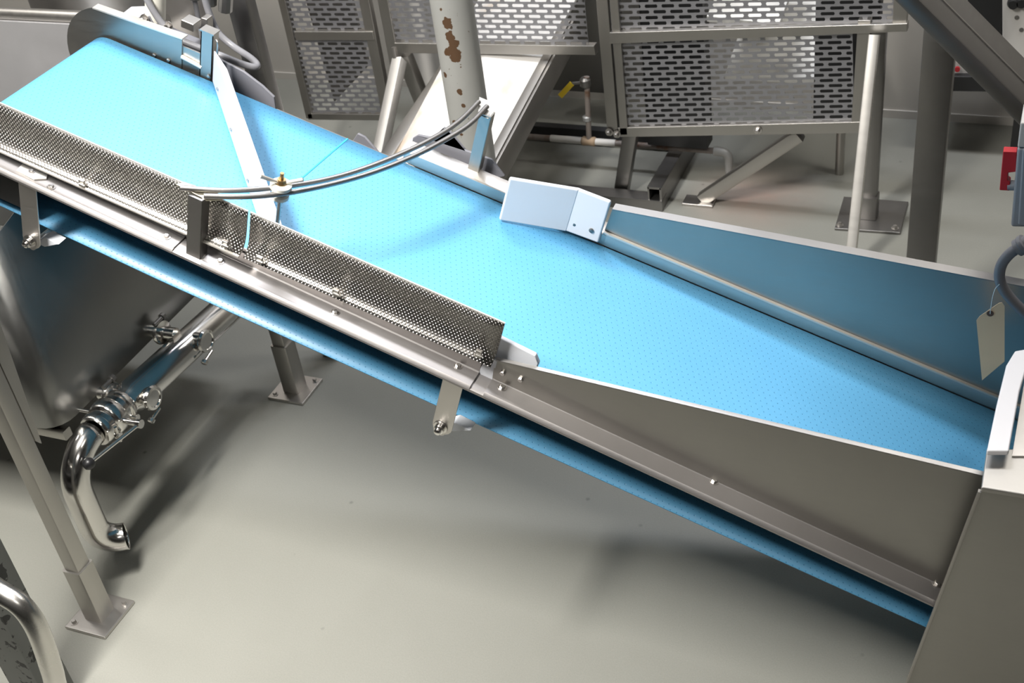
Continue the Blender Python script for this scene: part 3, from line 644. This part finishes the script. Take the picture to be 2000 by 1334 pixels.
# right door
d = slab('door_frame_side', [(1211, 264), (1226, 264), topx(1226, 264), topx(1211, 264)], YE - 0.004, 0.03)
slotted('slotted_panel', (1214, 252), (1668, 242), (1196, 78), (1665, 66), YE + 0.012, d)
slotted('slotted_panel', (1195, 64), (1745, 50), topx(1195, 64), topx(1745, 50), YE + 0.012, d)
slab('door_crossbar', [(1190, 64), (1772, 46), (1772, 62), (1192, 86)], YE - 0.014, 0.035)
slab('door_crossbar', [(1206, 250), (1690, 238), (1690, 260), (1212, 268)], YE - 0.004, 0.035)
slab('door_frame_side', [(1662, 250), (1690, 250), topx(1690, 250, 40), topx(1666, 250, 40)], YE - 0.002, 0.035)
slab('door_frame_side', [(1742, 56), (1770, 56), topx(1770, 56), topx(1742, 56)], YE - 0.002, 0.03)
for (x, y) in ((1205, 262), (1480, 254), (1190, 258)):
    bolt(atY(x, y, YE - 0.006), -EY, 0.010, 0.016, name='latch_bolt', parent=en)
# legs of the enclosure
l = MB().beam((-0.095, 1.88, 0), (-0.03, 1.88, 0.30), 0.055, 0.05, up=EY).build('leg', STEEL_DARK, en)
l = MB().beam((0.862, 1.88, 0.0), (0.862, 1.88, 0.74), 0.05, 0.05, up=EY).build('leg', STEEL_DARK, en)
MB().prism([fl(1630, 450), fl(1758, 459), fl(1774, 398), fl(1648, 388)], EZ * 0.010).build('foot_plate', STEEL_DARK, l, bevel=0.002)
for (x, y) in ((1640, 440), (1748, 446)): bolt(fl(x, y, 0.011), EZ, 0.009, 0.012, parent=l)
MB().beam((0.862, 1.87, 0.10), (0.862, 1.87, 0.011), 0.062, 0.062, up=EY).build('leg_socket', STEEL_DARK, l)
MB().beam(atX(1708, 68, 0.80) * 0 + atY(1708, 68, 1.80), V3((0.835, 1.47, 0.06)) * 0 + hit(1660, 520, (0, 1.50, 0), (0, 1, 0)), 0.034, 0.034, up=EY).build('brace', STEEL_BRIGHT, en)
b1 = atY(1562, 262, YE + 0.03); b2 = V3((0.235, YE + 0.03, 0.012))
b = MB().beam(b1, b2, 0.05, 0.045, up=EY).build('brace', STEEL_DULL, en)
MB().box((0.225, YE + 0.02, 0.005), EX * 0.06, EY * 0.035, EZ * 0.005).build('foot_plate', STEEL, b, bevel=0.002)
MB().tube([V3((0.70, 2.18, 0.0)), V3((0.70, 2.18, 0.5))], 0.017, 12).build('round_leg', STEEL_DULL, en)
bb = MB().beam(atY(780, 118, 1.80), atY(738, 320, 1.42), 0.046, 0.046, up=EY).build('brace', STEEL_BRIGHT, en)
MB().beam(atY(769, 92, 1.80), atY(775, 123, 1.79), 0.016, 0.02, up=EY).build('brace_hook', STEEL, bb)
MB().beam(atY(790, 108, 1.87), atY(830, 210, 1.87), 0.055, 0.05, up=EY).build('post', STEEL_DULL, en)
# machine inside the enclosure; white sheets invented to brighten the slots
BRIGHT_BACKING = plain('bright_backing_white', (0.80, 0.79, 0.75), 0.5, dirt=0.1)
MB().abox((-0.66, 2.42, 0.16), (-0.06, 2.46, 1.3)).build('inner_panel', STEEL_DARK, en)
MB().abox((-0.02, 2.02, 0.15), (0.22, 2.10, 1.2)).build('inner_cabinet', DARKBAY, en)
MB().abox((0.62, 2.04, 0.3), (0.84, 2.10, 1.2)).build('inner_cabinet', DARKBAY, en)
MB().prism([(0.27, 2.12, 0.40), (0.68, 2.12, 0.40), (0.64, 2.5, 0.60), (0.30, 2.5, 0.60)], EZ * 0.02).build('bright_backing', BRIGHT_BACKING, en)
MB().prism([(0.24, 2.0, 0.68), (0.50, 2.0, 0.66), (0.50, 2.4, 0.74), (0.24, 2.4, 0.76)], EZ * 0.02).build('bright_backing', BRIGHT_BACKING, en)
MB().prism([(-1.18, 2.3, 0.10), (-0.95, 2.3, 0.10), (-0.95, 2.3, 1.1), (-1.18, 2.3, 1.1)], EY * 0.03).build('bright_backing', WHITE_PAINT, en)
MB().prism([(-1.40, 1.98, 0.26), (-1.22, 2.02, 0.42), (-1.26, 2.02, 1.1), (-1.45, 1.98, 1.1)], EY * 0.02).build('inner_panel', STEEL_DARK, en)
# white slide coming out under the middle guard
ch = thing('discharge_slide', 'white stained slide between two steel side tubes behind the conveyor', 'slide', (-0.6, 1.6, 0))
r0, r1 = atX(1075, 100, -0.35), atX(960, 312, -0.35); r1 = r0 + (r1 - r0) * 1.35
q0, q1 = atX(872, 140, -0.80), atX(765, 300, -0.80); q1 = q0 + (q1 - q0) * 1.25; q0 = q0 + (q0 - q1) * 0.2
MB().beam(q0, q1, 0.055, 0.05).build('side_tube', STEEL_DULL, ch)
m = MB(); dd = (r1 - r0).normalized()
m.beam(r0 - dd * 0.2, r1, 0.035, 0.016, up=EZ); m.beam(r0 - dd * 0.2 + V3((0.026, 0, -0.045)), r1 + V3((0.026, 0, -0.045)), 0.010, 0.10, up=EZ)
m.build('side_tube', STEEL_DULL, ch)
up0 = r0 - dd * 0.55
MB().prism([q1 + EX * 0.026, r1 - EX * 0.012, up0 - EX * 0.012 , V3((-0.775, up0.y, up0.z + 0.02))], EZ * -0.012).build('slide_bed', CHUTE, ch)

# floor frame, pipe run, yellow valve
ff = thing('floor_frame', 'low dark steel channel frame on the floor under the enclosure', 'frame', (0.0, 1.85, 0))
c0, c1 = fl(1300, 414), fl(1376, 262)
m = MB(); hh = 0.10
m.box((0.10, 2.10, 0.05), EX * 0.004, EY * 0.32, EZ * 0.05); m.box((0.075, 2.10, 0.098), EX * 0.027, EY * 0.32, EZ * 0.004); m.box((0.052, 2.10, 0.05), EX * 0.003, EY * 0.32, EZ * 0.05)
m.build('channel', STEEL_DARK, ff)
MB().abox((-0.30, 1.775, 0.0), (0.105, 1.79, 0.045)).abox((-0.30, 1.775, 0.040), (0.105, 1.84, 0.046)).build('front_bar', STEEL_DARK, ff)
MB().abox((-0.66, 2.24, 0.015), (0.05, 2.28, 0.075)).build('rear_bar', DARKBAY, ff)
pr = thing('water_pipe', 'rusty water pipe with a galvanised elbow under the enclosure', 'pipe', (-0.2, 2.02, 0.1))
Yp = 2.06
p0, p1 = atY(985, 268, Yp), atY(1402, 290, Yp); p0.z = p1.z = (p0.z + p1.z) / 2
MB().tube([p0, p1], 0.012, 12).build('pipe_run', RUST, pr)
MB().tube([p1 - EX * 0.33 * 0 - EX * 0.70, p1 - EX * 0.42], 0.0145, 12).build('pipe_sleeve', WHITE_PAINT, pr)
e_ = arc(p1 + V3((0.012, 0, -0.03)), EZ, EX, 0.03, 0, 90, 6)
MB().tube([p1 - EX * 0.015] + e_ + [e_[-1] - EZ * 0.06], [0.018] * 2 + [0.0175] * 6 + [0.014], 12).build('pipe_elbow', GALV, pr)
tq = atY(1150, 272, Yp); tq.z = p0.z
MB().tube([tq - EZ * 0.01, atY(1146, 150, Yp)], 0.011, 10).build('pipe_riser', RUST, pr)
MB().lathe(tq - EX * 0.03, EX, [(0.016, 0), (0.020, 0.006), (0.017, 0.03), (0.020, 0.054), (0.016, 0.06)], 12).build('pipe_tee', plain('corroded_fitting', (0.36, 0.26, 0.17), 0.7), pr)
vq = atY(1143, 160, Yp)
MB().lathe(vq + EZ * 0.02, -EZ, [(0.014, 0), (0.022, 0.01), (0.022, 0.035), (0.014, 0.045)], 12).build('valve_body', STEEL_DARK, pr)
tag(MB().beam(atY(1117, 163, Yp - 0.03), atY(1094, 188, Yp - 0.05), 0.022, 0.010, up=EY).build('valve_handle', YELLOW, pr), 'yellow valve handle')
MB().beam(vq, atY(1117, 163, Yp - 0.03), 0.010, 0.008, up=EY).build('valve_arm', STEEL_DARK, pr)
MB().lathe(tq + EZ * 0.09, EZ, [(0.013, 0), (0.018, 0.005), (0.018, 0.02), (0.013, 0.025)], 8).build('pipe_union', GALV, pr)

# ------------------------------------------------------------------ columns and beams
cl = MB().tube([(-0.255, 1.0, 0), (-0.255, 1.0, 1.0), (-0.255, 1.0, 2.0)], 0.064, 32).build('round_column', COLUMN, None, loc=(-0.255, 1.0, 0))
tag(cl, 'grey round column with peeling paint showing brown rust patches', 'column')
sp = MB().beam((1.112, 1.26, 0), (1.112, 1.26, 1.9), 0.088, 0.06, up=EY, r=0.005).build('square_post', STEEL_DARK, None, loc=(1.112, 1.26, 0))
tag(sp, 'dark upright square steel post behind the hopper wall', 'post')
dg = thing('slanting_beam', 'heavy dark steel beam slanting down at the top right corner', 'beam', (1.2, 0.98, 0))
YD = 0.95
f0, f1 = atY(1744, 0, YD), atY(1997, 253, YD); dv = f1 - f0; a0, a1 = f0 - dv * 0.8, f1 + dv * 1.5
h0 = atY(1796, 0, YD); nn = dv.normalized().cross(EY).normalized(); hgt = abs((h0 - f0).dot(nn)); 
if nn.z < 0: nn = -nn
MB().beam(a0 + nn * hgt / 2 + EY * 0.125, a1 + nn * hgt / 2 + EY * 0.125, 0.25, hgt, up=nn, r=0.009).build('beam_tube', STEEL_DARK, dg)
MB().beam(a0 + nn * (hgt + 0.001) + EY * 0.112, a1 + nn * (hgt + 0.001) + EY * 0.112, 0.006, 0.004, up=nn).build('weld_seam', STEEL_DULL, dg)
MB().beam((a1.x - 0.01, YD + 0.055, 0), (a1.x - 0.01, YD + 0.055, a1.z + 0.03), 0.08, 0.08, up=EY).build('beam_leg', STEEL_DARK, dg)

# control cabinet against the back wall
cb = thing('control_cabinet', 'pale control cabinet with black knobs on a black base at the back wall', 'cabinet', (1.5, 2.5, 0))
Yc = 2.40
MB().prism([atY(1957, -60, Yc), atY(2160, -60, Yc), atY(2160, 150, Yc), atY(1958, 148, Yc)], EY * 0.2).build('cabinet_body', WHITE_PAINT, cb, bevel=0.004)
MB().prism([atY(1800, 118, Yc + 0.01), atY(1957, 118, Yc + 0.01), atY(1957, 148, Yc + 0.01), atY(1800, 148, Yc + 0.01)], EY * 0.2).build('cabinet_shelf', WHITE_PAINT, cb, bevel=0.004)
MB().prism([atY(1800, 149, Yc - 0.02), atY(2160, 152, Yc - 0.02), atY(2160, 182, Yc - 0.02), atY(1800, 178, Yc - 0.02)], EY * 0.22).build('cabinet_base', DARKBAY, cb, bevel=0.003)
MB().prism([atY(1890, -60, Yc + 0.02), atY(1956, -60, Yc + 0.02), atY(1956, 117, Yc + 0.02), atY(1890, 117, Yc + 0.02)], EY * 0.18).build('cabinet_side', DARKBAY, cb)
for (x, y) in ((1980, 4), (1996, 2)): MB().lathe(atY(x, y, Yc), -EY, [(0.022, 0), (0.022, 0.012), (0.016, 0.03)], 16).build('knob', BLACK, cb)
for (x, y) in ((1986, 34), (1995, 58)): MB().lathe(atY(x, y, Yc), -EY, [(0.008, 0), (0.008, 0.003)], 10).build('rivet', STEEL_DARK, cb)
for x in (1.30, 1.75): MB().abox((x, 2.45, 0), (x + 0.05, 2.5, 0.30)).build('cabinet_leg', DARKBAY, cb)
MB().lathe(atY(1870, 134, Yc), -EY, [(0.010, 0), (0.010, 0.01)], 10).build('knob', RED, cb)

# foreground pillar and hand rail, bottom left
pe = atY(52, 1150, -0.81)
pi = MB().beam((pe.x - 0.055, -0.855, 0), (pe.x - 0.055, -0.855, 2.2), 0.11, 0.09, up=EY, r=0.004).build('painted_pillar', PILLAR, None, loc=(pe.x - 0.055, -0.855, 0))
tag(pi, 'dark pillar with flaking black paint behind the shiny hand rail', 'pillar')
YR = -1.02
rp_ = [atY(-700, 830, YR), atY(-400, 965, YR), atY(-190, 1060, YR), atY(-60, 1118, YR), atY(0, 1156, YR), atY(38, 1180, YR), atY(64, 1212, YR), atY(82, 1250, YR), atY(102, 1310, YR)]
pz = rp_[-1]; rp_ += [pz + (pz - rp_[-2]) * 1.0, V3((pz.x + 0.01, YR, 0.12)), V3((pz.x + 0.01, YR, 0.0))]
hr = MB().tube(smooth_path(rp_, 6), 0.0235, 20).build('hand_rail', metal('satin_rail', (0.70, 0.68, 0.64), 0.27, var=0.1), None, loc=(pz.x, YR, 0))
tag(hr, 'bent shiny round hand rail in the bottom left corner', 'rail')

# ------------------------------------------------------------------ machinery behind the upper end
vt = thing('mixing_vat', 'round stainless vat behind the tank rim at the top left corner', 'vat', (-1.75, 1.15, 0))
MB().lathe((-1.72, 1.25, 0.35), EZ, [(0.30, 0), (0.30, 0.60), (0.305, 0.62), (0.30, 0.64), (0.30, 0.95)], 40).build('vat_wall', STEEL, vt)
MB().lathe((-1.72, 1.25, 0.0), EZ, [(0.12, 0), (0.10, 0.38)], 16).build('vat_base', STEEL_DULL, vt)
gm = thing('gear_motor', 'grey gear motor with flange and steel ring mounted behind the end plate', 'motor', B(-0.93, 0.46, -0.2))
vm = 0.44
MB().prism([hit(x, y, B(0, 0, -0.01), N) for x, y in ((238, 26), (256, 12), (288, 11), (293, 18), (264, 40), (245, 36))], N * -0.012).build('motor_flange', plain('light_grey_paint', (0.42, 0.42, 0.44), 0.45), gm, bevel=0.003)
MB().prism([hit(x, y, B(0, vm - 0.03, 0), EY) for x, y in ((262, 52), (292, 28), (305, 62), (330, 95), (325, 140), (262, 120))], EY * 0.05).build('motor_body', GREY_PAINT, gm, bevel=0.006)
MB().tube([B(-0.945, 0.44, 0.03), B(-0.945, 0.44, 0.26)], 0.028, 20).build('motor_shaft', IVORY, gm)
MB().lathe(B(-0.985, 0.50, 0.125), N, [(0.045, 0), (0.062, 0.004), (0.062, 0.016), (0.058, 0.020), (0.045, 0.016)], 26).build('steel_ring', STEEL_SHINY, gm)
for (x, y) in ((283, 37), (329, 50)): bolt(hit(x, y, B(0, vm - 0.035, 0), EY), -EY, 0.009, 0.012, parent=gm)
MB().box(B(-0.82, 0.42, 0.075), U * 0.02, EY * 0.02, N * 0.012).build('terminal_block', STEEL_DULL, gm, bevel=0.003)
MB().prism([hit(x, y, B(0, 0.46, 0), EY) for x, y in ((384, 52), (392, 34), (404, 38), (406, 62), (396, 66))], EY * 0.03).build('motor_bracket', STEEL_DULL, gm, bevel=0.003)
MB().box(B(-0.86, 0.44, -0.10), U * 0.10, EY * 0.04, N * 0.10).build('gear_case', GREY_PAINT, gm, bevel=0.01)
for k in range(3): MB().lathe(B(-0.90 + 0.05 * k, 0.56, 0.06), N, [(0.02, 0), (0.02, 0.05), (0.012, 0.06)], 10).build('motor_stud', STEEL_DARK, gm)
def cable(pix, v, r, label, mat=GREY_RUBBER):
    n = len(pix); vv = v if isinstance(v, (list, tuple)) else [v] * n
    pts = [hit(x, y, B(0, vv[i], 0), EY) for i, (x, y) in enumerate(pix)]
    return tag(MB().tube(smooth_path(pts), r, 12).build('power_cable', mat, None, loc=pts[-1]), label, 'cable')
cable([(270, -40), (292, 8), (318, 48), (345, 74), (385, 92), (430, 108), (470, 124), (496, 131), (502, 126), (488, 112), (455, 90), (428, 66), (414, 40), (402, 5), (392, -40)], [0.40] * 6 + [0.42, 0.44, 0.46, 0.48, 0.50, 0.50, 0.50, 0.50, 0.50], 0.0095, 'thick grey cable looping down behind the white diverter board')
cable([(372, -40), (380, 0), (386, 30), (392, 60), (398, 90)], 0.56, 0.007, 'straight grey cable dropping behind the folded hinge post')
ub = MB().beam(atY(438, -120, 0.66), V3((-0.735, 0.66, 0.0)), 0.07, 0.05, up=EY).build('upright_post', STEEL_DARK, None, loc=(-0.735, 0.66, 0))
tag(ub, 'dark upright steel post behind the grey cable loop', 'post')
